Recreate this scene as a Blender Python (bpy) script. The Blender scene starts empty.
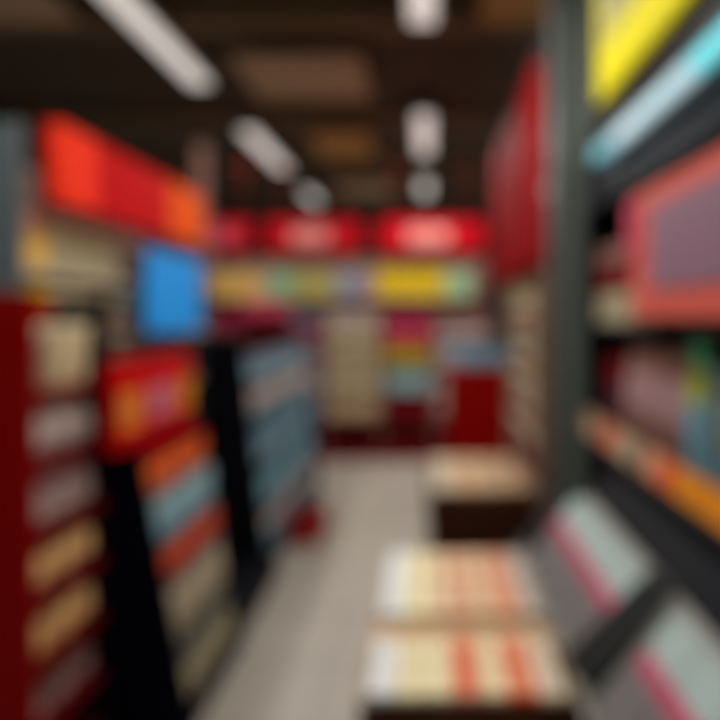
import bpy, bmesh, math, random
from mathutils import Vector, Matrix
random.seed(7)
PI = math.pi
S = bpy.context.scene
C = S.collection

# ------------------------------------------------------------------ camera
cam_d = bpy.data.cameras.new('camera')
cam_d.sensor_width = 36.0
cam_d.lens = 30.0
cam_d.clip_start = 0.02
cam_d.dof.use_dof = True                  # the photograph is far out of focus: lens set to a close distance
cam_d.dof.focus_distance = 0.10
cam_d.dof.aperture_fstop = 5.3
cam_d.dof.aperture_blades = 0
cam = bpy.data.objects.new('camera', cam_d)
C.objects.link(cam)
cam.location = (0, 0, 1.55)
cam.rotation_euler = (math.radians(90), 0, 0)
cam_d.shift_x = -67 / 720
cam_d.shift_y = -44 / 720
S.camera = cam

# ------------------------------------------------------------------ world, exposure
w = bpy.data.worlds.new('world')
S.world = w
w.use_nodes = True
w.node_tree.nodes['Background'].inputs[0].default_value = (0.9, 0.93, 1.0, 1)
w.node_tree.nodes['Background'].inputs[1].default_value = 0.025
S.view_settings.view_transform = 'Standard'
S.view_settings.look = 'None'
S.view_settings.gamma = 1.0
S.view_settings.use_curve_mapping = False
S.view_settings.exposure = 0.0
LAMP_W = 21.0


def area(name, loc, sx, sy, power, col=(1, 0.97, 0.92), rot=(0, 0, 0)):
    l = bpy.data.lights.new(name, 'AREA')
    l.shape = 'RECTANGLE'
    l.size = sx
    l.size_y = sy
    l.energy = power
    l.color = col
    o = bpy.data.objects.new(name, l)
    o.location = loc
    o.rotation_euler = rot
    C.objects.link(o)
    return o


ROWS = [(-1.78, [(-1.6, 0.0), (0.55, 2.15), (3.05, 4.75), (5.9, 7.5), (8.8, 9.7)]),
        (-.03, [(-1.6, 0.0), (0.3, 1.6), (2.45, 3.75), (5.45, 6.75), (8.1, 9.1)]),
        (1.76, [(-1.6, 0.0), (0.6, 2.0), (3.0, 4.4), (5.3, 6.9), (8.0, 9.6)])]
for rx, segs in ROWS:
    for (a, b), k in zip(segs, (.4, 1.0 if rx < -1 else .75, 1.45, 1.85, 1.8)):
        area('lamp_light', (rx, (a + b) / 2, 3.345), 0.14, b - a, LAMP_W * k)


# ------------------------------------------------------------------ materials
def s2l(c):
    c = c / 255.0
    return c / 12.92 if c <= 0.04045 else ((c + 0.055) / 1.055) ** 2.4


MATS = {}


def mat(name, rgb, rough=0.55, metal=0.0, var=0.08, scale=30.0, emit=0.0, bump=0.0):
    if name in MATS:
        return MATS[name]
    m = bpy.data.materials.new(name)
    m.use_nodes = True
    nt = m.node_tree
    b = nt.nodes['Principled BSDF']
    col = tuple(s2l(v) for v in rgb)
    b.inputs['Roughness'].default_value = rough
    b.inputs['Specular IOR Level'].default_value = .04 if metal == 0 else .5
    b.inputs['Metallic'].default_value = metal
    tc = nt.nodes.new('ShaderNodeTexCoord')
    nz = nt.nodes.new('ShaderNodeTexNoise')
    nz.inputs['Scale'].default_value = scale
    nz.inputs['Detail'].default_value = 4
    nt.links.new(tc.outputs['Object'], nz.inputs['Vector'])
    rp = nt.nodes.new('ShaderNodeValToRGB')
    rp.color_ramp.elements[0].position = 0.3
    rp.color_ramp.elements[1].position = 0.7
    rp.color_ramp.elements[0].color = tuple(v * (1 - var) for v in col) + (1,)
    rp.color_ramp.elements[1].color = tuple(min(1, v * (1 + var)) for v in col) + (1,)
    nt.links.new(nz.outputs['Fac'], rp.inputs['Fac'])
    nt.links.new(rp.outputs['Color'], b.inputs['Base Color'])
    if emit:
        nt.links.new(rp.outputs['Color'], b.inputs['Emission Color'])
        b.inputs['Emission Strength'].default_value = emit
    if bump:
        bp = nt.nodes.new('ShaderNodeBump')
        bp.inputs['Strength'].default_value = bump
        bp.inputs['Distance'].default_value = 0.004
        nt.links.new(nz.outputs['Fac'], bp.inputs['Height'])
        nt.links.new(bp.outputs['Normal'], b.inputs['Normal'])
    MATS[name] = m
    return m


def floor_mat():
    m = bpy.data.materials.new('floor_tiles')
    m.use_nodes = True
    nt = m.node_tree
    b = nt.nodes['Principled BSDF']
    b.inputs['Roughness'].default_value = 0.42
    tc = nt.nodes.new('ShaderNodeTexCoord')
    br = nt.nodes.new('ShaderNodeTexBrick')
    br.offset = 0
    br.inputs['Scale'].default_value = 1.0
    br.inputs['Brick Width'].default_value = 0.45
    br.inputs['Row Height'].default_value = 0.45
    br.inputs['Mortar Size'].default_value = 0.004
    br.inputs['Color1'].default_value = tuple(s2l(v) for v in (186, 178, 166)) + (1,)
    br.inputs['Color2'].default_value = tuple(s2l(v) for v in (176, 168, 156)) + (1,)
    br.inputs['Mortar'].default_value = tuple(s2l(v) for v in (110, 104, 96)) + (1,)
    nt.links.new(tc.outputs['Object'], br.inputs['Vector'])
    nz = nt.nodes.new('ShaderNodeTexNoise')
    nz.inputs['Scale'].default_value = 60
    nt.links.new(tc.outputs['Object'], nz.inputs['Vector'])
    mx = nt.nodes.new('ShaderNodeMixRGB')
    mx.blend_type = 'MULTIPLY'
    mx.inputs[0].default_value = 0.25
    nt.links.new(br.outputs['Color'], mx.inputs[1])
    nt.links.new(nz.outputs['Fac'], mx.inputs[2])
    nt.links.new(mx.outputs[0], b.inputs['Base Color'])
    return m


# ------------------------------------------------------------------ mesh helpers
class MB:
    """collects shapes; build() links them as ONE mesh object"""

    def __init__(self):
        self.bm = bmesh.new()
        self.mats = []

    def mi(self, m):
        if m is None:
            return 0
        if m not in self.mats:
            self.mats.append(m)
        return self.mats.index(m)

    def box(self, x0, x1, y0, y1, z0, z1, m=None, bev=0.0):
        vs = [self.bm.verts.new(p) for p in ((x0, y0, z0), (x1, y0, z0), (x1, y1, z0), (x0, y1, z0),
                                             (x0, y0, z1), (x1, y0, z1), (x1, y1, z1), (x0, y1, z1))]
        k = self.mi(m)
        fs = []
        for q in ((0, 3, 2, 1), (4, 5, 6, 7), (0, 1, 5, 4), (1, 2, 6, 5), (2, 3, 7, 6), (3, 0, 4, 7)):
            f = self.bm.faces.new([vs[i] for i in q])
            f.material_index = k
            fs.append(f)
        if bev:
            es = set(e for f in fs for e in f.edges)
            bmesh.ops.bevel(self.bm, geom=list(es), offset=bev, segments=2, affect='EDGES', profile=0.5)
        return self

    def prism_y(self, pts, y0, y1, m=None):
        """polygon pts in (x,z), counter-clockwise seen from -y, extruded along y"""
        k = self.mi(m)
        a = [self.bm.verts.new((x, y0, z)) for x, z in pts]
        b = [self.bm.verts.new((x, y1, z)) for x, z in pts]
        fs = [self.bm.faces.new(a), self.bm.faces.new(b[::-1])]
        n = len(pts)
        for i in range(n):
            j = (i + 1) % n
            fs.append(self.bm.faces.new([a[j], a[i], b[i], b[j]]))
        for f in fs:
            f.material_index = k
        return self

    def prism_z(self, pts, z0, z1, m=None):
        k = self.mi(m)
        a = [self.bm.verts.new((x, y, z0)) for x, y in pts]
        b = [self.bm.verts.new((x, y, z1)) for x, y in pts]
        fs = [self.bm.faces.new(a[::-1]), self.bm.faces.new(b)]
        n = len(pts)
        for i in range(n):
            j = (i + 1) % n
            fs.append(self.bm.faces.new([a[i], a[j], b[j], b[i]]))
        for f in fs:
            f.material_index = k
        return self

    def lathe(self, prof, m=None, seg=20, cx=0, cy=0, axis='z'):
        k = self.mi(m)
        rings = []
        for r, z in prof:
            ring = []
            for i in range(seg):
                t = 2 * PI * i / seg
                p = (cx + r * math.cos(t), cy + r * math.sin(t), z)
                ring.append(self.bm.verts.new(p))
            rings.append(ring)
        fs = []
        for a, b in zip(rings, rings[1:]):
            for i in range(seg):
                j = (i + 1) % seg
                f = self.bm.faces.new([a[i], a[j], b[j], b[i]])
                f.smooth = True
                fs.append(f)
        fs.append(self.bm.faces.new(rings[0][::-1]))
        fs.append(self.bm.faces.new(rings[-1]))
        for f in fs:
            f.material_index = k
        return self

    def rod(self, p, q, r, m=None, seg=10):
        k = self.mi(m)
        p, q = Vector(p), Vector(q)
        d = (q - p)
        mtx = d.to_track_quat('Z', 'Y').to_matrix().to_4x4()
        mtx.translation = p
        L = d.length
        a = [self.bm.verts.new(mtx @ Vector((r * math.cos(2 * PI * i / seg), r * math.sin(2 * PI * i / seg), 0))) for i in range(seg)]
        b = [self.bm.verts.new(mtx @ Vector((r * math.cos(2 * PI * i / seg), r * math.sin(2 * PI * i / seg), L))) for i in range(seg)]
        fs = [self.bm.faces.new(a[::-1]), self.bm.faces.new(b)]
        for i in range(seg):
            j = (i + 1) % seg
            f = self.bm.faces.new([a[i], a[j], b[j], b[i]])
            f.smooth = True
            fs.append(f)
        for f in fs:
            f.material_index = k
        return self

    def pouch(self, w_, h, t, bands, nu=10, nv=14):
        """pillow bag standing on its bottom, face to -y; bands = [(height fraction, material)]"""
        def P(i, j, s):
            u = 2 * i / nu - 1
            v = j / nv
            vv = min(1, max(0, (v - 0.03) / 0.89))
            th = t / 2 * (1 - abs(u) ** 2.6) * (math.sin(PI * min(1, max(0, vv)) ** 0.72) ** 0.55 if 0 < vv < 1 else 0)
            pinch = 1 - 0.05 * (1 - abs(2 * v - 1)) - (0.0)
            wr = 0.06 * t * math.sin(7 * u + 5 * v) * (1 - abs(u))
            return (u * w_ / 2 * pinch, s * (max(0.0012, th) + wr * (0 if v in (0, 1) else .5)), v * h)
        k_of = lambda v: next((self.mi(m) for fr, m in bands if v <= fr), self.mi(bands[-1][1]))
        for s in (-1, 1):
            g = [[self.bm.verts.new(P(i, j, s)) for i in range(nu + 1)] for j in range(nv + 1)]
            for j in range(nv):
                for i in range(nu):
                    q = [g[j][i], g[j][i + 1], g[j + 1][i + 1], g[j + 1][i]]
                    f = self.bm.faces.new(q if s < 0 else q[::-1])
                    f.smooth = True
                    f.material_index = k_of((j + .5) / nv)
        return self

    def xf(self, mtx):
        self.bm.transform(mtx)
        return self

    def build(self, name, m=None, parent=None, **kw):
        me = bpy.data.meshes.new(name)
        if self.mats:
            for q in self.mats:
                me.materials.append(q)
        elif m:
            me.materials.append(m)
        if m and self.mats and m not in self.mats:
            me.materials.append(m)
        bmesh.ops.recalc_face_normals(self.bm, faces=self.bm.faces)
        self.bm.to_mesh(me)
        self.bm.free()
        o = bpy.data.objects.new(name, me)
        C.objects.link(o)
        if parent:
            o.parent = parent
        for k, v in kw.items():
            o[k] = v
        return o


def thing(name, label, cat, loc=(0, 0, 0), rz=0.0, group=None):
    o = bpy.data.objects.new(name, None)
    o.empty_display_size = 0.05
    C.objects.link(o)
    o.location = loc
    o.rotation_euler = (0, 0, rz)
    o['label'] = label
    o['category'] = cat
    if group:
        o['group'] = group
    return o


def tag(o, label, cat, group=None, loc=None, rot=None):
    o['label'] = label
    o['category'] = cat
    if group:
        o['group'] = group
    if loc is not None:
        o.location = loc
    if rot is not None:
        o.rotation_euler = rot
    return o


def dup(root):
    r = root.copy()
    C.objects.link(r)
    for ch in list(root.children):
        c = ch.copy()
        C.objects.link(c)
        c.parent = r
        for g in ch.children:
            d = g.copy()
            C.objects.link(d)
            d.parent = c
    return r


ORD = ['first', 'second', 'third', 'fourth', 'fifth', 'sixth', 'seventh', 'eighth', 'ninth', 'tenth', 'eleventh',
       'twelfth', 'thirteenth', 'fourteenth', 'fifteenth', 'sixteenth', 'seventeenth', 'eighteenth']

PROTO = {}


def place(proto_key, maker, cat, label, group, loc, rz, tilt=None):
    """first use moves the prototype itself, later uses copy it and its parts"""
    if proto_key not in PROTO:
        o = maker()
        PROTO[proto_key] = o
    else:
        o = dup(PROTO[proto_key])
    o.location = loc
    o.rotation_euler = tilt if tilt else (0, 0, rz)
    o['label'] = label
    o['category'] = cat
    if group:
        o['group'] = group
    return o


# product makers: base centre at the origin, face towards -y
def carton(name, w_, d, h, bands, top=None):
    def f():
        mb = MB()
        z = 0
        for i, (fr, m) in enumerate(bands):
            z1 = h * fr
            mb.box(-w_ / 2, w_ / 2, -d / 2, d / 2, z, z1, m)
            z = z1
        t = top or bands[-1][1]
        mb.box(-w_ / 2 + .001, w_ / 2 - .001, -d / 2 + .001, -.0008, h, h + .0012, t)   # closing flaps
        mb.box(-w_ / 2 + .001, w_ / 2 - .001, .0008, d / 2 - .001, h, h + .0012, t)
        return mb.build(name)
    return f


def bag(name, w_, h, t, bands):
    def f():
        r = MB().pouch(w_, h, t, bands).build(name)
        return r
    return f


def bottle(name, r, h, mbody, mcap, mlabel):
    def f():
        e = bpy.data.objects.new(name, None)
        C.objects.link(e)
        MB().lathe([(r * .85, 0), (r, .012), (r, h * .62), (r * .8, h * .72), (r * .38, h * .82), (r * .38, h * .9)]).build('bottle_body', mbody, e)
        MB().lathe([(r * .46, h * .9), (r * .46, h), (r * .4, h + .004)]).build('cap', mcap, e)
        MB().lathe([(r * 1.015, h * .2), (r * 1.02, h * .21), (r * 1.02, h * .52), (r * 1.015, h * .53)]).build('wrapper', mlabel, e)
        return e
    return f


def tub(name, r, h, mbody, mlid):
    def f():
        e = bpy.data.objects.new(name, None)
        C.objects.link(e)
        MB().lathe([(r * .8, 0), (r * .82, .004), (r, h * .9), (r * 1.0, h * .92)]).build('cup', mbody, e)
        MB().lathe([(r * 1.06, h * .9), (r * 1.08, h * .93), (r * 1.06, h), (r * .9, h + .002)]).build('lid', mlid, e)
        return e
    return f


# ------------------------------------------------------------------ palette
M_ceil = mat('ceiling_black', (88, 80, 70), .9)
M_beam = mat('beam_brown', (132, 116, 96), .8)
M_panel = mat('panel_brown', (196, 178, 152), .8, var=.15)
M_panel2 = mat('panel_ochre', (196, 160, 104), .8, var=.15)
M_wall = mat('wall_dark', (70, 62, 60), .85)
M_red = mat('red_board', (214, 10, 16), .45)
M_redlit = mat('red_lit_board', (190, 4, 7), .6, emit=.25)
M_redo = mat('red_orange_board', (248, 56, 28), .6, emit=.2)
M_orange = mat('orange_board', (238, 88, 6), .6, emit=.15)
M_dkred = mat('dark_red_metal', (142, 8, 6), .5)
M_maroon = mat('maroon_board', (110, 16, 24), .6)
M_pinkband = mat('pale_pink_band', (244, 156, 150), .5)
M_navy = mat('navy_panel', (5, 6, 20), .6)
M_black = mat('black_metal', (18, 20, 26), .5)
M_grey = mat('grey_metal', (150, 150, 140), .45, metal=.2)
M_lgrey = mat('light_grey_metal', (168, 168, 160), .4, metal=.2)
M_dgrey = mat('dark_grey_metal', (66, 70, 72), .5, metal=.1)
M_steel = mat('steel_panel', (112, 126, 130), .4, metal=.3)
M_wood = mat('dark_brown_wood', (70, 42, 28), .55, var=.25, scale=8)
M_card = mat('cardboard', (196, 162, 128), .8, var=.06)
M_cardd = mat('brown_cardboard', (140, 112, 88), .8, var=.06)
M_white = mat('white_film', (230, 234, 234), .4)
M_cream = mat('cream_film', (238, 222, 182), .4)
M_pale = mat('pale_yellow_film', (246, 236, 190), .4)
M_peach = mat('peach_film', (232, 198, 160), .45)
M_salmon = mat('salmon_film', (232, 164, 132), .45)
M_ored = mat('orange_red_film', (236, 96, 60), .45)
M_ltan = mat('light_tan_film', (240, 190, 130), .45)
M_greyp = mat('grey_film', (206, 190, 184), .4)
M_mauve = mat('mauve_film', (176, 142, 144), .45)
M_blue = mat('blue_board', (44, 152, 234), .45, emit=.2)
M_gblue = mat('grey_blue_film', (152, 186, 204), .4)
M_teal = mat('teal_film', (112, 172, 192), .4)
M_slate = mat('slate_film', (108, 148, 168), .45)
M_magenta = mat('magenta_film', (176, 50, 84), .45)
M_pink = mat('pink_film', (218, 78, 112), .45)
M_beige = mat('beige_film', (192, 178, 154), .5)
M_olive = mat('olive_film', (182, 172, 140), .5)
M_brownm = mat('brown_mauve_film', (140, 102, 92), .5)
M_yellow = mat('yellow_film', (242, 208, 0), .45)
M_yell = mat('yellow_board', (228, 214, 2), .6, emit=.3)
M_oliv2 = mat('olive_yellow_film', (190, 184, 96), .45)
M_mint = mat('mint_film', (150, 204, 160), .45)
M_green = mat('green_film', (40, 140, 90), .45)
M_lime = mat('lime_film', (178, 190, 70), .45)
M_lblue = mat('pale_blue_film', (158, 200, 204), .4)
M_bgrey = mat('blue_grey_film', (150, 158, 186), .45)
M_orfilm = mat('orange_film', (240, 140, 60), .45)
M_amber = mat('amber_card', (240, 150, 30), .45)
M_violet = mat('violet_board', (152, 118, 136), .5)
M_coral = mat('coral_frame', (226, 104, 92), .5)
M_diff = mat('lamp_diffuser', (255, 250, 244), .4, emit=.62, var=0.0)

# ------------------------------------------------------------------ room shell
MB().box(-4.2, 3.2, -2.6, 12.2, -0.1, 0).build('floor', floor_mat(), kind='structure')
MB().box(-4.2, 3.2, -2.6, 12.2, 3.6, 3.7).build('ceiling', M_ceil, kind='structure')
MB().box(-4.2, -4.1, -2.6, 12.2, 0, 3.6).build('wall_left', M_wall, kind='structure')
MB().box(3.1, 3.2, -2.6, 12.2, 0, 3.6).build('wall_right', M_wall, kind='structure')
MB().box(-4.1, 3.1, 12.1, 12.2, 0, 3.6).build('wall_back', M_wall, kind='structure')
MB().box(-4.1, 3.1, -2.6, -2.5, 0, 3.6).build('wall_front', M_wall, kind='structure')
for i, y in enumerate((1.0, 3.9, 5.85, 8.1, 10.6)):
    MB().box(-4.1, 3.1, y, y + .16, 3.46, 3.6).build('trim_%d' % (i + 1), M_beam, kind='structure')

# brown ceiling panels
PLBL = [(-.95, 4.3, .95, .85, M_panel), (-.92, 6.15, .62, .9, M_panel2), (-.9, 8.4, .8, .9, M_panel),
        (-2.5, 3.3, .6, .5, M_panel), (.58, 3.3, .5, .5, M_panel2)]
PTXT = ['brown ceiling panel between the lamp rows, nearest and largest', 'ochre brown ceiling panel second along between the lamp rows',
        'brown ceiling panel between the lamp rows, farthest back', 'brown ceiling panel in the upper left corner above the red fascia sign',
        'ochre ceiling panel beside the red banner near the grey pillar']
for (x, y, wx, wy, m), tx in zip(PLBL, PTXT):
    t = thing('ceiling_panel', tx, 'ceiling panel', (x, y + wy / 2, 3.41), 0, 'brown ceiling panels')
    MB().box(-wx / 2, wx / 2, -wy / 2, wy / 2, 0, .03, bev=.006).build('panel_face', m, t)
    for sx in (-1, 1):
        for sy in (-1, 1):
            MB().rod((sx * wx * .4, sy * wy * .4, .03), (sx * wx * .4, sy * wy * .4, .19 if abs(y + wy / 2 + sy * wy * .4 - 3.98) > .1 else .05), .006).build('hanger', M_dgrey, t)

# ceiling lamps
RN = ['left', 'middle', 'right']
lamp_proto = {}
for ri, (rx, segs) in enumerate(ROWS):
    for si, (a, b) in enumerate(segs):
        t = thing('ceiling_lamp', 'long white ceiling lamp in the %s row, %s from the entrance' % (RN[ri], ORD[si]), 'ceiling lamp',
                  (rx, (a + b) / 2, 3.36), 0, 'ceiling lamps')
        L = (b - a) / 2
        MB().box(-.1, .1, -L, L, .03, .1, bev=.008).build('lamp_housing', M_lgrey, t)
        MB().box(-.075, .075, -L + .02, L - .02, 0, .03, bev=.006).build('diffuser', M_diff, t)
        for s in (-1, 1):
            MB().rod((0, s * L * .7, .1), (0, s * L * .7, .24), .006).build('hanger', M_dgrey, t)

# ------------------------------------------------------------------ LEFT: wall shelving with the red fascia sign
t = thing('wall_shelving', 'tall grey shelving bay under the red fascia sign on the left', 'shelving', (0, 0, 0))
MB().box(-1.76, -1.36, 2.0, 2.03, 0, 2.2).build('end_panel', M_steel, t)
MB().box(-1.76, -1.36, 3.74, 3.77, 0, 1.95).build('end_panel', M_steel, t)
MB().box(-1.78, -1.74, 2.03, 3.74, 0, 2.2).build('back_panel', M_brownm, t)
MB().box(-1.74, -1.36, 2.03, 3.74, 0, .12).build('base_plinth', M_black, t)
for z in (.5, .9, 1.2, 1.48, 1.72):
    sh = MB().box(-1.74, -1.38, 2.03, 3.74, z - .02, z).build('shelf', M_dgrey, t)
    MB().box(-1.38, -1.365, 2.03, 3.74, z - .035, z).build('price_rail', M_beige, sh)
MB().box(-1.42, -1.36, 3.66, 3.74, 1.7, 2.6).build('upright', M_brownm, t)

sg = thing('fascia_sign', 'long red fascia sign with orange far end over the left shelving', 'sign', (-1.3, 2.13, 1.955))
mb = MB()
mb.box(-.05, 0, 0, .24, 0, .285, M_redo)
mb.box(-.05, 0, .24, .9, 0, .285, M_redlit)
mb.box(-.05, 0, .9, 1.35, 0, .285, M_orange)
mb.build('sign_face', None, sg)
MB().box(-.07, -.05, -.01, 1.36, -.015, .295).build('sign_frame', M_maroon, sg)
MB().box(-.06, .006, -.01, 1.36, -.03, -.0).build('lower_rim', M_maroon, sg)
for yy in (.2, 1.2):
    MB().box(-.09, -.07, yy, yy + .04, .05, .2).build('bracket', M_dgrey, sg)

bl = thing('hanging_sign', 'blue square sign hanging from the left shelving past the red fascia', 'sign', (-1.3, 2.79, 1.47))
MB().box(-.012, 0, 0, .66, 0, .4, bev=.004).build('sign_board', M_blue, bl)
MB().box(-.02, .006, -.006, .666, .4, .415).build('top_clip', M_dgrey, bl)
for yy in (.1, .54):
    MB().rod((-.008, yy, .415), (-.008, yy, .49), .004).build('hanger', M_dgrey, bl)

NEAR = lambda i: '%s from the near end' % ORD[i]


def fill_side(key, maker, cat, colour, where, group, x, y0, pitch, n, z, rz, jitter=.004):
    for i in range(n):
        place(key, maker, cat, '%s %s from the near end, %s' % (ORD[i], colour, where), group,
              (x + random.uniform(-jitter, jitter), y0 + pitch * i, z), rz + random.uniform(-.03, .03))


L90 = PI / 2
R90 = -PI / 2
# upper shelf row (1.72) and the one below (1.48)
fill_side('w1', carton('snack_carton', .075, .12, .2, [(.6, mat('golden_film', (250, 200, 100), .5)), (1, M_salmon)]), 'carton', 'salmon yellow carton',
          'top shelf under the red sign', 'salmon cartons on the top left shelf', -1.45, 2.08, .08, 2, 1.721, L90)
fill_side('w2', carton('snack_carton', .095, .12, .19, [(.6, M_olive), (1, M_cream)]), 'carton', 'cream and olive carton',
          'top shelf under the red sign', 'cream cartons on the top left shelf', -1.45, 2.255, .1, 5, 1.721, L90)
fill_side('w3', tub('instant_cup', .05, .12, M_brownm, M_beige), 'cup', 'brown cup with beige lid',
          'top shelf under the red sign', 'brown cups on the top left shelf', -1.46, 2.82, .12, 7, 1.721, L90)
fill_side('w4', carton('snack_carton', .075, .12, .17, [(.7, M_amber), (1, M_yellow)]), 'carton', 'orange yellow carton',
          'second shelf under the red sign', 'orange cartons on the second left shelf', -1.45, 2.08, .08, 2, 1.481, L90)
fill_side('w5', carton('snack_carton', .1, .12, .17, [(.4, M_greyp), (1, M_cream)]), 'carton', 'cream and grey carton',
          'second shelf under the red sign', 'cream cartons on the second left shelf', -1.45, 2.255, .105, 3, 1.481, L90)
fill_side('w6', bag('snack_bag', .13, .19, .06, [(.5, M_brownm), (1, M_olive)]), 'bag', 'brown and olive bag',
          'second shelf under the red sign', 'brown bags on the second left shelf', -1.43, 2.62, .14, 8, 1.481, L90)
fill_side('w7', bag('snack_bag', .14, .22, .07, [(.5, M_maroon), (1, M_brownm)]), 'bag', 'maroon and brown bag',
          'third shelf under the red sign', 'maroon bags on the third left shelf', -1.43, 2.14, .155, 10, 1.201, L90)

# ------------------------------------------------------------------ LEFT: near red cabinet
t = thing('display_cabinet', 'dark red open-front cabinet standing at the left edge', 'cabinet', (-1.355, 1.73, 0))
MB().box(0, .21, 0, .03, 0, 1.62, bev=.004).build('side_panel', M_dkred, t)
MB().box(0, .21, .405, .425, 0, 1.62, bev=.004).build('side_panel', M_black, t, label='black far side panel')
MB().box(0, .03, .03, .405, 0, 1.62).build('back_panel', M_dkred, t)
MB().box(.03, .21, .03, .405, 0, .1).build('base_plinth', M_maroon, t)
SH1 = (.3, .5, .7, .9, 1.1, 1.32)
for z in SH1:
    sh = MB().box(.03, .19, .03, .405, z - .018, z).build('shelf', M_dkred, t)
    MB().box(.19, .205, .03, .405, z - .03, z + .005).build('price_rail', M_maroon, sh)
rows = [
    (1.32, 'c1', tub('cream_tub', .056, .2, M_cream, M_cream), 'tub', 'round cream tub', 'top shelf', .124, 2, .085),
    (1.10, 'c2', bag('snack_bag', .12, .17, .09, [(.35, M_mauve), (.8, M_greyp), (1, M_greyp)]), 'bag', 'grey snack bag', 'second shelf', .124, 3, .06),
    (.90, 'c3', bag('snack_bag', .12, .16, .09, [(.4, M_greyp), (.75, M_mauve), (1, M_greyp)]), 'bag', 'mauve grey snack bag', 'third shelf', .124, 3, .06),
    (.70, 'c4', bag('snack_bag', .12, .15, .09, [(.3, M_brownm), (.75, M_ltan), (1, M_cardd)]), 'bag', 'tan snack bag', 'fourth shelf', .124, 3, .06),
    (.50, 'c5', bag('snack_bag', .12, .15, .09, [(.5, M_ltan), (.8, M_ltan), (1, M_brownm)]), 'bag', 'tan brown snack bag', 'fifth shelf', .124, 3, .06),
    (.30, 'c6', bag('snack_bag', .12, .15, .09, [(.5, M_mauve), (1, M_brownm)]), 'bag', 'mauve brown snack bag', 'sixth shelf', .124, 3, .06)]
for z, key, mk, cat, colr, sn, pitch, n, off in rows:
    fill_side(key, mk, cat, colr, '%s of the dark red cabinet' % sn, 'goods on the %s of the red cabinet' % sn,
              -1.145 - off, (1.947 if key == 'c1' else 1.823), pitch, n, z + .001, L90)
fill_side('c1b', tub('cream_tub', .056, .17, M_brownm, M_mauve), 'tub', 'brown mauve tub', 'top shelf of the dark red cabinet', 'goods on the top shelf of the red cabinet', -1.23, 1.823, .1, 1, 1.321, L90)


# ------------------------------------------------------------------ LEFT: tapered floor stands
def tapered_stand(name, label, y0, y1, xb, xf0, xf1, h, shelves, mside, mshelf):
    t = thing(name, label, 'display stand', (xb, y0, 0))
    D0, D1 = xf0 - xb, xf1 - xb
    prof = [(0, 0), (D0, 0), (D0, .06), (D1, h), (0, h)]
    MB().prism_y(prof, 0, .02).build('side_panel', mside, t)
    MB().prism_y(prof, y1 - y0 - .02, y1 - y0).build('side_panel', mside, t)
    MB().box(0, .02, .02, y1 - y0 - .02, 0, h).build('back_panel', mside, t)
    MB().box(.02, D0 - .01, .02, y1 - y0 - .02, 0, .06).build('base_plinth', mside, t)
    for z in shelves:
        d = D0 + (D1 - D0) * (z - .06) / (h - .06)
        sh = MB().box(.02, d - .012, .02, y1 - y0 - .02, z - .014, z).build('shelf', mshelf, t)
        MB().box(d - .012, d, .02, y1 - y0 - .02, z - .03, z + .004).build('price_rail', mshelf, sh)
    MB().box(0, D1, .0, y1 - y0, h, h + .015).build('top_panel', mside, t)
    return t


Y2a, Y2b = 2.19, 2.82
st2 = tapered_stand('display_stand', 'navy tapered floor stand of orange and blue packs with red header', Y2a, Y2b, -1.34, -.86, -1.05, 1.06, (.28, .56, .7, .88), M_navy, M_dgrey)
hd = MB()
hd.box(.22, .27, -.11, .53, 1.075, 1.385, M_red)
hd.box(.27, .274, -.105, .05, 1.14, 1.28, M_orfilm)
hd.box(.27, .274, .4, .525, 1.14, 1.28, M_amber)
hd.box(.27, .276, .12, .33, 1.15, 1.28, mat('lilac_panel', (214, 120, 140), .5))
hd.build('header_sign', None, st2)


def stand_x(z, xf0, xf1, h):
    return xf0 + (xf1 - xf0) * (z - .06) / (h - .06)


for (z, key, mk, cat, colr, sn, pitch, n, dep) in [
    (.06, 's1', bag('rice_bag', .14, .19, .08, [(.4, M_beige), (1, M_olive)]), 'bag', 'beige bag', 'lowest tier', .145, 4, .07),
    (.28, 's2', bag('rice_bag', .14, .25, .08, [(.3, M_olive), (1, M_beige)]), 'bag', 'olive beige bag', 'second tier', .145, 4, .065),
    (.56, 's3', carton('snack_carton', .135, .08, .11, [(.3, M_red), (1, M_ored)]), 'carton', 'orange red carton', 'middle tier', .145, 4, .06),
    (.70, 's4', carton('tissue_carton', .135, .08, .155, [(.25, M_teal), (.7, M_gblue), (1, M_lblue)]), 'carton', 'grey blue carton', 'fourth tier', .145, 4, .06),
    (.88, 's5', carton('snack_carton', .135, .08, .135, [(.5, M_ored), (.8, M_orfilm), (1, M_red)]), 'carton', 'orange carton', 'top tier', .145, 4, .06)]:
    x = stand_x(z, -.86, -1.05, 1.06)
    fill_side(key, mk, cat, colr, '%s of the navy stand' % sn, 'packs on the %s of the navy stand' % sn,
              x - dep, Y2a + .095, pitch, n, z + .001, L90, .001)

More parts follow.
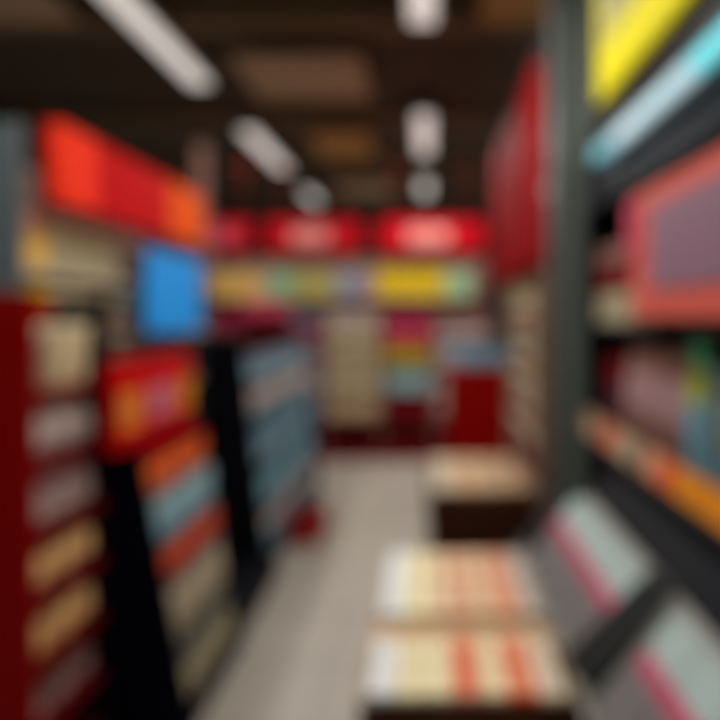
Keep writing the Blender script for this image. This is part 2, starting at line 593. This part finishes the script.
Y3a, Y3b = 3.58, 5.32
st3 = tapered_stand('display_stand', 'long black tapered floor stand of grey blue bottles, beyond the red header stand', Y3a, Y3b, -1.34, -.95, -1.1, 1.42, (.36, .62, .88, 1.14), M_black, M_dgrey)
for (z, key, mk, cat, colr, sn, pitch, n, dep) in [
    (.06, 't1', tub('storage_tub', .07, .22, M_slate, M_greyp), 'tub', 'blue grey tub', 'lowest tier', .155, 10, .085),
    (.36, 't2', bottle('cleaner_bottle', .05, .22, M_teal, M_white, M_gblue), 'bottle', 'teal bottle', 'second tier', .12, 14, .065),
    (.62, 't3', bottle('cleaner_bottle', .05, .22, M_slate, M_lblue, M_gblue), 'bottle', 'dusky blue bottle', 'third tier', .12, 14, .065),
    (.88, 't4', carton('detergent_carton', .11, .08, .2, [(.5, M_slate), (1, M_greyp)]), 'carton', 'blue and grey carton', 'fourth tier', .12, 14, .06),
    (1.14, 't5', carton('detergent_carton', .11, .08, .22, [(.4, M_gblue), (.8, M_slate), (1, M_maroon)]), 'carton', 'grey blue carton', 'top tier', .12, 14, .06)]:
    x = stand_x(z, -.95, -1.1, 1.42)
    fill_side(key, mk, cat, colr, '%s of the black stand' % sn, 'packs on the %s of the black stand' % sn,
              x - dep, Y3a + .09, pitch, n, z + .001, L90, .001)
fill_side('t6', bag('gift_bag', .16, .22, .1, [(.5, M_maroon), (1, M_magenta)]), 'bag', 'magenta bag',
          'on top of the black stand', 'magenta bags on the black stand', -1.19, 3.97, .175, 7, 1.436, L90)

t = thing('floor_plinth', 'low black plinth on the floor between the two tapered stands', 'plinth', (-1.34, 2.84, 0))
MB().box(0, .46, 0, .72, .02, .12, bev=.006).build('plinth_top', M_black, t)
MB().box(.02, .44, .02, .70, 0, .02).build('plinth_foot', M_dgrey, t)

t = thing('shopping_basket', 'small red basket on the floor by the black stand', 'basket', (-.83, 4.22, 0))
mb = MB()
mb.prism_z([(-.09, -.13), (.09, -.13), (.09, .13), (-.09, .13)], 0, .012)
for s in (-1, 1):
    mb.box(s * .1 - .006, s * .1 + .006, -.14, .14, .0, .17)
    mb.box(-.1, .1, s * .14 - .006, s * .14 + .006, .0, .17)
    mb.box(s * .108 - .012, s * .108 + .012, -.15, .15, .16, .175)
mb.build('basket_body', mat('basket_red', (168, 44, 46), .6), t)
MB().rod((-.1, -.02, .17), (-.06, -.02, .25), .006).rod((-.06, -.02, .25), (.06, -.02, .25), .006).rod((.06, -.02, .25), (.1, -.02, .17), .006).build('handle', M_black, t)

# ------------------------------------------------------------------ BACK: wall bay across the end of the aisle
BY = 6.45
t = thing('back_shelving', 'wide maroon shelving bay across the end of the aisle', 'shelving', (0, BY, 0))
X0, X1 = -2.55, .66
MB().box(X0, X1, .42, .45, 0, 2.2).build('back_panel', M_brownm, t)
MB().box(X0, X1, 0, .42, 0, .16).build('base_plinth', M_maroon, t)
for x in (X0, -1.66, -1.12, -.5, .06, X1 - .03):
    MB().box(x, x + .03, .0, .42, .16, 1.7).build('upright', M_brownm, t)
for z in (.42, .72, 1.02, 1.32, 1.72):
    sh = MB().box(X0 + .03, X1 - .03, .02, .42, z - .02, z).build('shelf', M_dgrey, t)
    MB().box(X0 + .03, X1 - .03, -.005, .02, z - .04, z + .01).build('price_rail', M_maroon, sh)

# red fascia boards; pale bars paint in the brighter centres lit from above
FX = [(-2.5, -1.9, 'leftmost'), (-1.72, -.72, 'middle'), (-.52, .6, 'rightmost')]
for (a, b, nm) in FX:
    t = thing('fascia_board', 'red fascia board over the far shelving, the %s of three' % nm, 'sign', ((a + b) / 2, BY, 2.25), 0, 'red fascia boards at the far end')
    hw = (b - a) / 2
    MB().box(-hw, hw, -.05, 0, 0, .3, bev=.01).build('sign_face', mat('crimson_board', (204, 16, 34), .5), t)
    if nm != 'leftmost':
        MB().box(-hw * .45, hw * .35, -.056, -.05, .06, .24, bev=.002).build('lit_centre_band', M_pinkband, t, label='pale pink band painting in the lit centre')
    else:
        MB().box(-hw * .6, hw * .5, -.056, -.05, .06, .24, bev=.002).build('lit_centre_band', mat('rose_band', (220, 90, 110), .5), t, label='rose pink band painting in the lit centre')
    MB().box(-hw, hw, 0, .06, -.02, .36).build('sign_frame', M_maroon, t)
    for s in (-1, 1):
        MB().rod((s * hw * .7, .03, .36), (s * hw * .7, .03, 1.15), .008).build('hanger', M_maroon, t)

# top row of colourful boxes on the far bay
seq = [('golden', mat('golden_film', (250, 200, 100), .5), 4), ('tan', M_ltan, 1), ('mint', M_mint, 2), ('olive yellow', M_oliv2, 3), ('blue grey', M_bgrey, 2), ('mauve', M_mauve, 1), ('bright yellow', M_yellow, 5), ('pale green', M_mint, 2)]
x = -2.4
k = 0
cnt = {}
for nm, m, n in seq:
    for i in range(n):
        key = 'b_' + nm
        place(key, carton('gift_box', .135, .14, .33 if nm != 'tan' else .28, [(.12, M_cream), (.88, m), (1, M_beige if nm != 'bright yellow' else m)]), 'box',
              '%s %s gift box from the left, top row of the far shelving' % (ORD[i], nm), 'gift boxes in the far top row',
              (x, BY + .1, 1.721), random.uniform(-.04, .04))
        x += .148


def fill_back(key, mk, cat, colr, where, group, x0, pitch, n, z, y=BY + .08):
    for i in range(n):
        place(key, mk, cat, '%s %s from the left, %s' % (ORD[i], colr, where), group, (x0 + i * pitch, y, z + .001), random.uniform(-.03, .03))


# bays, from left
for (z, key, m1, m2, nm) in [(1.32, 'g1', M_maroon, M_magenta, 'magenta'), (1.02, 'g2', M_slate, M_mauve, 'blue grey'), (.72, 'g3', M_slate, M_greyp, 'grey'), (.42, 'g4', M_teal, M_slate, 'teal')]:
    fill_back(key, carton('cereal_box', .15, .1, .25, [(.4, m1), (1, m2)]), 'box', '%s cereal box' % nm,
              '%s shelf down, far left bays' % {1.32: 'second', 1.02: 'third', .72: 'fourth', .42: 'fifth'}[z],
              'cereal boxes in the far left bays', -2.4, .165, 4, z)
    fill_back(key + 'b', carton('cereal_box', .15, .1, .24, [(.6, m2), (1, M_slate)]), 'box', '%s topped box' % nm,
              '%s shelf down, second far bay' % {1.32: 'second', 1.02: 'third', .72: 'fourth', .42: 'fifth'}[z],
              'boxes in the second far bay', -1.54, .165, 3, z)
for (z, key, m1, m2, nm) in [(1.32, 'h1', M_cream, M_greyp, 'cream grey'), (1.02, 'h2', M_cream, M_pale, 'cream'), (.72, 'h3', M_pale, M_pale, 'pale yellow'), (.42, 'h4', M_peach, M_cream, 'peach cream')]:
    fill_back(key, bag('noodle_bag', .142, .265, .08, [(.5, m1), (1, m2)]), 'bag', '%s bag' % nm,
              '%s shelf down, middle far bay' % {1.32: 'second', 1.02: 'third', .72: 'fourth', .42: 'fifth'}[z],
              'noodle bags in the middle far bay', -1.016, .145, 4, z)
for (z, key, m1, m2, nm) in [(1.32, 'k1', M_pink, M_magenta, 'pink'), (1.02, 'k2', M_lime, M_orfilm, 'orange and lime'), (.72, 'k3', M_lblue, M_lblue, 'pale blue'), (.42, 'k4', M_maroon, M_maroon, 'maroon')]:
    fill_back(key, carton('cookie_box', .12, .1, .25, [(.5, m1), (1, m2)]), 'box', '%s cookie box' % nm,
              '%s shelf down, fourth far bay' % {1.32: 'second', 1.02: 'third', .72: 'fourth', .42: 'fifth'}[z],
              'cookie boxes in the fourth far bay', -.39, .128, 4, z)
for (z, key, m1, m2, nm) in [(1.32, 'm1', M_greyp, M_brownm, 'brown and grey'), (1.02, 'm2', M_greyp, M_gblue, 'grey blue'), (.72, 'm3', M_greyp, M_brownm, 'brownish grey'), (.42, 'm4', M_brownm, M_greyp, 'greyish brown')]:
    fill_back(key, carton('tea_box', .12, .1, .23, [(.5, m1), (1, m2)]), 'box', '%s tea box' % nm,
              '%s shelf down, rightmost far bay' % {1.32: 'second', 1.02: 'third', .72: 'fourth', .42: 'fifth'}[z],
              'tea boxes in the rightmost far bay', .17, .13, 4, z)

# red dump bin in front of the far bay
t = thing('promotion_bin', 'bright dark red bin heaped with blue grey bags before the far shelving', 'bin', (.485, 5.1, 0))
mb = MB()
mb.box(-.32, .32, -.2, -.18, 0.05, 1.1)
mb.box(-.32, .32, .18, .2, 0.05, 1.1)
mb.box(-.32, -.30, -.18, .18, 0.05, 1.1)
mb.box(.30, .32, -.18, .18, 0.05, 1.1)
mb.box(-.30, .30, -.18, .18, 1.0, 1.02)
mb.build('bin_body', M_dkred, t)
MB().box(-.31, .31, -.19, .19, 0, .05).build('bin_base', M_maroon, t)
mb = MB()
for s in (-1, 1):
    mb.box(-.3, .3, s * .2 - .012, s * .2 + .012, 1.1, 1.125)
    mb.box(s * .32 - .012, s * .32 + .012, -.19, .19, 1.1, 1.125)
mb.build('rim', M_dkred, t)
for i in range(3):
    place('n1', bag('snack_bag', .15, .26, .08, [(.4, M_brownm), (1, M_slate)]), 'bag', 'blue grey bag standing in the red bin, %s from the left' % ORD[i],
          'bags in the red bin', (.32 + .16 * i, 5.04 + .05 * (i % 2), 1.021), .05 * i)

# ------------------------------------------------------------------ RIGHT: red banner, shelving below it, pillar
t = thing('hanging_banner', 'tall pleated red banner hanging beside the grey pillar', 'banner', (.66, 3.45, 1.83))
bm = bmesh.new()
NU, NV = 90, 16
g = []
for j in range(NV + 1):
    r_ = []
    for i in range(NU + 1):
        u = i / NU
        v = j / NV
        amp = .03 * (1.15 - .5 * v)
        xx = amp * math.sin(u * 2 * PI * 7) + .012 * math.sin(u * 31 + v * 3)
        r_.append(bm.verts.new((xx, u * 2.3, v * 1.25)))
    g.append(r_)
for j in range(NV):
    for i in range(NU):
        f = bm.faces.new([g[j][i], g[j][i + 1], g[j + 1][i + 1], g[j + 1][i]])
        f.smooth = True
me = bpy.data.meshes.new('banner_cloth')
bm.to_mesh(me)
bm.free()
me.materials.append(mat('banner_red', (142, 18, 24), .6, bump=.2))
cl = bpy.data.objects.new('banner_cloth', me)
C.objects.link(cl)
cl.parent = t
sm = cl.modifiers.new('thick', 'SOLIDIFY')
sm.thickness = .004
MB().rod((0, -.03, 1.26), (0, 2.33, 1.26), .018).build('rail', M_dgrey, t)
for yy in (.2, 2.1):
    MB().rod((0, yy, 1.26), (0, yy, 1.76), .006).build('hanger', M_dgrey, t)
MB().rod((0, .0, .0), (0, 2.3, .0), .012).build('weight_bar', M_maroon, t)

t = thing('side_shelving', 'brown shelving bay below the red banner on the right', 'shelving', (.62, 3.45, 0))
MB().box(.45, .48, 0, 1.17, 0, 1.8).build('back_panel', M_brownm, t)
MB().box(0, .45, 0, .03, 0, 1.8).build('end_panel', M_cardd, t)
MB().box(0, .45, 1.14, 1.17, 0, 1.8).build('end_panel', M_cardd, t)
MB().box(0.02, .45, .03, 1.14, 0, .12).build('base_plinth', M_maroon, t)
for z in (.5, .82, 1.14, 1.46):
    sh = MB().box(.03, .45, .03, 1.14, z - .02, z).build('shelf', M_cardd, t)
    MB().box(.015, .03, .03, 1.14, z - .035, z + .01).build('price_rail', M_beige, sh)
for z, key, m1, m2, nm, sn in [(1.46, 'r1', M_brownm, M_olive, 'brown and olive', 'top'), (1.14, 'r2', M_cardd, M_beige, 'tan', 'second'), (.82, 'r3', M_brownm, M_beige, 'brown', 'third'), (.5, 'r4', M_maroon, M_brownm, 'maroon', 'lowest')]:
    fill_side(key, carton('biscuit_carton', .17, .1, .24, [(.5, m1), (1, m2)]), 'carton', '%s biscuit carton' % nm,
              '%s shelf below the red banner' % sn, 'biscuit cartons below the banner', .72, 3.6, .18, 6, z + .001, R90, .001)

t = thing('square_pillar', 'grey square pillar rising to the ceiling beside the glowing tube', 'pillar', (.765, 3.18, 0))
MB().box(-.055, .12, -.1, .1, .0, 3.46, bev=.006).build('pillar_shaft', mat('pillar_grey', (120, 130, 122), .5), t)
MB().box(-.11, -.055, -.07, .07, .0, 3.46, bev=.004).build('corner_strip', mat('pillar_pale', (98, 102, 96), .5), t, label='lighter grey corner strip')
MB().box(-.14, .135, -.112, .112, .0, .14).build('pillar_base', M_dgrey, t)
MB().rod((-.085, -.085, .3), (-.09, -.085, 3.3), .014).build('cable_pipe', M_dgrey, t)

# ------------------------------------------------------------------ RIGHT: counter unit with racks
t = thing('service_counter', 'black counter unit with shelf and canopy along the right edge', 'counter', (.75, .95, 0))
LEN = 1.99
MB().prism_y([(-.3, 0), (.5, 0), (.5, .98), (.02, .98), (.02, .9), (-.09, .82), (-.3, .56)], 0, 1.52).build('counter_body', M_black, t)
MB().box(.02, .5, 1.52, LEN, 0, .98).build('counter_body', M_black, t)
MB().box(0, .52, 0, LEN, .98, 1.0).build('counter_top', M_dgrey, t)
MB().box(.47, .5, 0, LEN, 1.0, 2.05).build('back_panel', mat('case_back', (60, 44, 56), .5), t)
MB().box(.02, .5, LEN - .03, LEN, 1.0, 2.05).build('end_panel', M_black, t)
MB().box(.03, .52, 0, LEN, 2.05, 2.42).build('canopy', M_black, t)
sh = MB().box(.05, .47, 0, LEN - .03, 1.5, 1.52).build('shelf', M_dgrey, t)
rail = MB().prism_y([(0, 1.0), (.03, 1.0), (.03, 1.1), (.015, 1.1)], 0, LEN - .04).build('price_rail', M_cardd, t)
cols = [M_amber]*7+[M_ored, M_salmon, M_cardd, M_beige, M_card, M_ored, M_cardd, M_card, M_cardd]
yy = .06
for i, m in enumerate(cols):
    MB().xf(Matrix.Identity(4)).box(-.002, .0, -.053, .053, -.045, .045).xf(
        Matrix.Translation((.0065, yy + .06, 1.05)) @ Matrix.Rotation(math.radians(8.5), 4, 'Y')).build('price_card', m, rail)
    yy += .1185
mglow = mat('tube_glow', (184, 208, 216), .3, emit=.68, var=0)
lt = thing('tube_lamp', 'pale cyan glowing tube lamp on the black canopy at right', 'lamp', (.77, 1.0, 2.235))
MB().box(-.0, .02, 0, 1.62, -.045, .045).build('lamp_base', M_dgrey, lt)
MB().rod((-.035, .04, 0), (-.035, .62, 0), .031, mat('tube_cyan_glow', (110, 214, 222), .3, emit=.6, var=0), seg=16).rod((-.035, .62, 0), (-.035, 1.3, 0), .031, mglow, seg=16).rod((-.035, 1.3, 0), (-.035, 1.5, 0), .031, mat('tube_teal_glow', (128, 178, 190), .3, emit=.5, var=0), seg=16).build('tube', None, lt)
for y in (0, 1.5):
    MB().box(-.07, 0, y, y + .04, -.038, .038, bev=.005).build('end_cap', mat('cyan_cap', (90, 200, 210), .4), lt)
tb = area('tube_light', (.68, 1.85, 2.2), .05, 1.5, 0.4, (.75, .95, 1.0), (0, math.radians(-60), 0))

# yellow sign over the canopy
t = thing('yellow_sign', 'bright yellow sign board above the tube lamp at upper right', 'sign', (.74, 1.45, 2.47))
mb = MB()
mb.box(0, .03, 0, 1.16, 0, .62, M_yell, bev=.004)
mb.box(-.003, 0, .62, 1.1, .2, .6, M_oliv2)
mb.box(-.005, -.003, .8, 1.02, .32, .6, M_dgrey)
mb.build('sign_board', None, t)
for y in (.15, 1.0):
    MB().box(.03, .07, y, y + .04, -.02, .5).build('bracket', M_dgrey, t)

# coral framed screen board
t = thing('framed_board', 'coral framed violet board hanging under the canopy at right', 'board', (.745, 1.12, 1.54))
MB().box(0, .02, 0, 1.07, 0, .44, bev=.008).build('frame', M_coral, t)
MB().box(-.006, 0, .0, 0.88, .1, .37).build('board_face', M_violet, t)
MB().box(-.012, 0, 1.0, 1.09, .22, .42, bev=.005).build('corner_tab', M_pink, t, label='pink corner tab')
for y in (.2, .9):
    MB().rod((.015, y, .44), (.015, y, .52), .006).rod((.015, y, .515), (.05, y, .515), .006).build('hanger', M_dgrey, t)

# goods on the counter behind the price rail
n = 0
for y in (.1, .22, .34, .46, .58, .70, .82):
    place('p0', bag('candy_bag', .11, .4, .08, [(.35, M_slate), (1, mat('dull_grey_film', (116, 134, 134), .5))]), 'bag',
          '%s grey blue candy bag from the near end, on the black counter' % ORD[n], 'grey blue candy bags on the counter',
          (.86, .95 + y, 1.001), R90)
    n += 1
n = 0
for y in (.94,):
    place('p1', bag('candy_bag', .115, .48, .08, [(.6, M_teal), (.8, M_lime), (1, mat('leaf_green', (70, 160, 110), .45))]), 'bag',
          'green, lime and teal bag beside grey blue ones on the black counter', 'candy bags on the counter',
          (.86, .95 + y, 1.001), R90)
    n += 1
for i in range(5):
    place('p2', bag('candy_bag', .11, .42, .08, [(.4, M_brownm), (.8, M_mauve), (1, M_brownm)]), 'bag', '%s mauve candy bag from the near end, on the black counter' % ORD[i],
          'mauve candy bags on the counter', (.86, 2.0 + .12 * i, 1.001), R90)
for i in range(2):
    place('p3', carton('chocolate_carton', .11, .1, .36, [(.7, mat('wine', (86, 46, 54), .5)), (1, M_maroon)]), 'carton',
          '%s wine coloured chocolate carton from the near end, on the black counter' % ORD[i],
          'chocolate cartons on the counter', (.88, 2.61 + .125 * i, 1.001), R90)


for i in range(4):
    place('p4', carton('tall_carton', .1, .1, .34, [(.4, M_olive), (.75, M_maroon), (1, M_brownm)]), 'carton', '%s maroon and olive carton from the near end, shelf beside the coral board' % ORD[i],
          'cartons beside the coral board', (.87, 2.46 + .12 * i, 1.521), R90)


# slanted magazine racks
def rack(label, y0, y1, group):
    t = thing('magazine_rack', label, 'rack', (.45, y0, .56), 0, group)
    L = y1 - y0
    nx, nz = -.26, .19   # normal towards the aisle side
    # back sheet follows the slope from (0,.01) to (.2,.27)
    MB().prism_y([(-.02, .0), (.0, -.012), (.21, .26), (.19, .27)], 0, L).build('rack_back', M_lgrey, t)
    MB().prism_y([(-.085, .065), (-.02, .0), (-.015, .006), (-.077, .071)], 0, L).build('front_lip', M_grey, t)
    for y in (0, L - .012):
        MB().prism_y([(-.085, .065), (-.02, .0), (.19, .27), (.16, .31)], y, y + .012).build('side_panel', M_dgrey, t)
    return t


ra = rack('grey slanted rack of pink striped magazines on the counter front, far one', 1.62, 2.44, 'slanted racks')
rb = rack('grey slanted rack of pink striped magazines on the counter front, near one', .97, 1.56, 'slanted racks')
slope = math.atan2(.26, .21)


def magazine():
    mb = MB()
    W_, H, T = .15, .3, .012
    mb.box(-T / 2, T / 2, -W_ / 2, W_ / 2, 0, H * .5, mat('grey_cover', (122, 116, 116), .4))
    mb.box(-T / 2, T / 2, -W_ / 2, W_ / 2, H * .5, H * .65, mat('dull_pink_cover', (196, 84, 112), .4))
    mb.box(-T / 2, T / 2, -W_ / 2, W_ / 2, H * .65, H, mat('silver_cover', (176, 194, 192), .3))
    return mb.build('magazine')


for nm, y0, n in (('far', 1.62, 5), ('near', .97, 3)):
    for i in range(n):
        for k in range(2):
            off = .014 + k * .0135
            # perpendicular offset from the slope
            px = .45 - .012 - off * math.sin(slope)
            pz = .56 + .012 + off * math.cos(slope)
            place('mag', magazine, 'magazine', '%s pink striped magazine from the near end, %s layer, %s slanted rack' % (ORD[i], ('lower', 'upper')[k], nm),
                  'magazines in the slanted racks', (px, y0 + .1 + .156 * i, pz), 0,
                  tilt=(0, PI / 2 - slope, 0))

# ------------------------------------------------------------------ CENTRE RIGHT: low tables with trays
t = thing('low_table', 'dark brown low table holding two cardboard trays in the foreground', 'table', (-.18, 1.48, 0))
MB().box(0, .60, 0, 1.02, .44, .47, bev=.004).build('table_top', M_wood, t)
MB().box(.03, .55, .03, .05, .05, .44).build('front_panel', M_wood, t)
MB().box(.03, .55, .97, .99, .05, .44).build('rear_panel', M_wood, t)
MB().box(.03, .05, .05, .97, .05, .44).build('side_panel', M_cardd, t)
MB().box(.53, .55, .05, .97, .05, .44).build('side_panel', M_wood, t)
for a in (.02, .51):
    for b in (.02, .95):
        MB().box(a, a + .05, b, b + .05, 0, .44).build('leg', M_wood, t)


def tray(label, x0, x1, y0, y1, z, h, m=M_card, mf=None):
    t = thing('cardboard_tray', label, 'tray', (x0, y0, z), 0, 'cardboard trays')
    W_, D = x1 - x0, y1 - y0
    MB().box(0, W_, 0, D, 0, .006).build('tray_bottom', m, t)
    MB().box(0, W_, 0, .008, .006, h).build('tray_wall', mf or m, t)
    MB().box(0, W_, D - .008, D, .006, h).build('tray_wall', m, t)
    MB().box(0, .008, .008, D - .008, .006, h).build('tray_wall', m, t)
    MB().box(W_ - .008, W_, .008, D - .008, .006, h).build('tray_wall', m, t)
    return t


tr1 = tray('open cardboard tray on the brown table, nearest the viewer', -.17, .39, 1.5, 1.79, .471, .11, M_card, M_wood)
tray('open cardboard tray on the brown table, behind the nearest one', -.17, .39, 1.905, 2.43, .471, .1, M_card, M_cardd)
MB().box(0, .56, .292, .4, .1, .106).build('flap', M_card, tr1)


def box5(name, w_, d, h, m, m2):
    def f():
        mb = MB()
        mb.box(-w_ / 2, w_ / 2, -d / 2, d / 2, 0, h, m, bev=.004)
        mb.box(-w_ * .32, w_ * .32, -d * .36, d * .36, h, h + .0015, m2)
        return mb.build(name)
    return f


n1 = [('white', M_white, M_white), ('pale yellow', M_pale, M_cream), ('cream', M_cream, M_pale), ('coral', M_salmon, M_ored), ('peach', M_peach, M_pale), ('orange red', M_ored, M_salmon), ('silver', M_cream, M_greyp)]
for i, (nm, m, m2) in enumerate(n1):
    for j in range(2):
        place('near' + nm, box5('pastry_box', .068, .125, .12, m, m2), 'box', '%s pastry box in the nearest cardboard tray, %s row' % (nm, ('front', 'back')[j]),
              'pastry boxes in the nearest tray', (-.118 + .073 * i, 1.572 + .132 * j, .478), 0)
n2 = [('white', M_white, M_white), ('pale yellow', M_pale, M_pale), ('cream peach', M_peach, M_cream), ('salmon', M_salmon, M_peach), ('peach', M_peach, M_peach), ('light salmon', M_salmon, M_salmon), ('tan grey', M_beige, M_greyp)]
for i, (nm, m, m2) in enumerate(n2):
    for j in range(4):
        place('far' + nm, box5('cake_box', .07, .12, .12, m, m2), 'box', '%s cake box in the second cardboard tray, %s row' % (nm, ('front', 'second', 'third', 'back')[j]),
              'cake boxes in the second tray', (-.115 + .076 * i, 1.98 + .1265 * j, .478), 0)

t = thing('low_table', 'dark brown low table with beige boxes, further along the aisle', 'table', (0.0, 2.92, 0))
MB().box(0, .54, 0, .76, .55, .58, bev=.004).build('table_top', M_wood, t)
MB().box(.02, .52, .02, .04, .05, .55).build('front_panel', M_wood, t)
MB().box(.02, .04, .04, .74, .05, .55).build('side_panel', M_wood, t)
MB().box(.50, .52, .04, .74, .05, .55).build('side_panel', M_wood, t)
for a in (.01, .48):
    for b in (.01, .70):
        MB().box(a, a + .05, b, b + .05, 0, .55).build('leg', M_wood, t)
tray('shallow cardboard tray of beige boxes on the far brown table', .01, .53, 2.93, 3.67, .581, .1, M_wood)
n3 = [('beige', M_beige, M_beige), ('tan', M_card, M_card), ('light tan', mat('light_tan_card', (186, 160, 132), .6), M_card), ('brown', M_cardd, M_card)]
for i, (nm, m, m2) in enumerate(n3):
    for j in range(4):
        place('tbl' + nm, box5('biscuit_box', .115, .16, .11, m, m2), 'box', '%s biscuit box on the far brown table, %s row' % (nm, ('front', 'second', 'third', 'back')[j]),
              'biscuit boxes on the far table', (.085 + .122 * i, 3.03 + .172 * j, .588), 0)
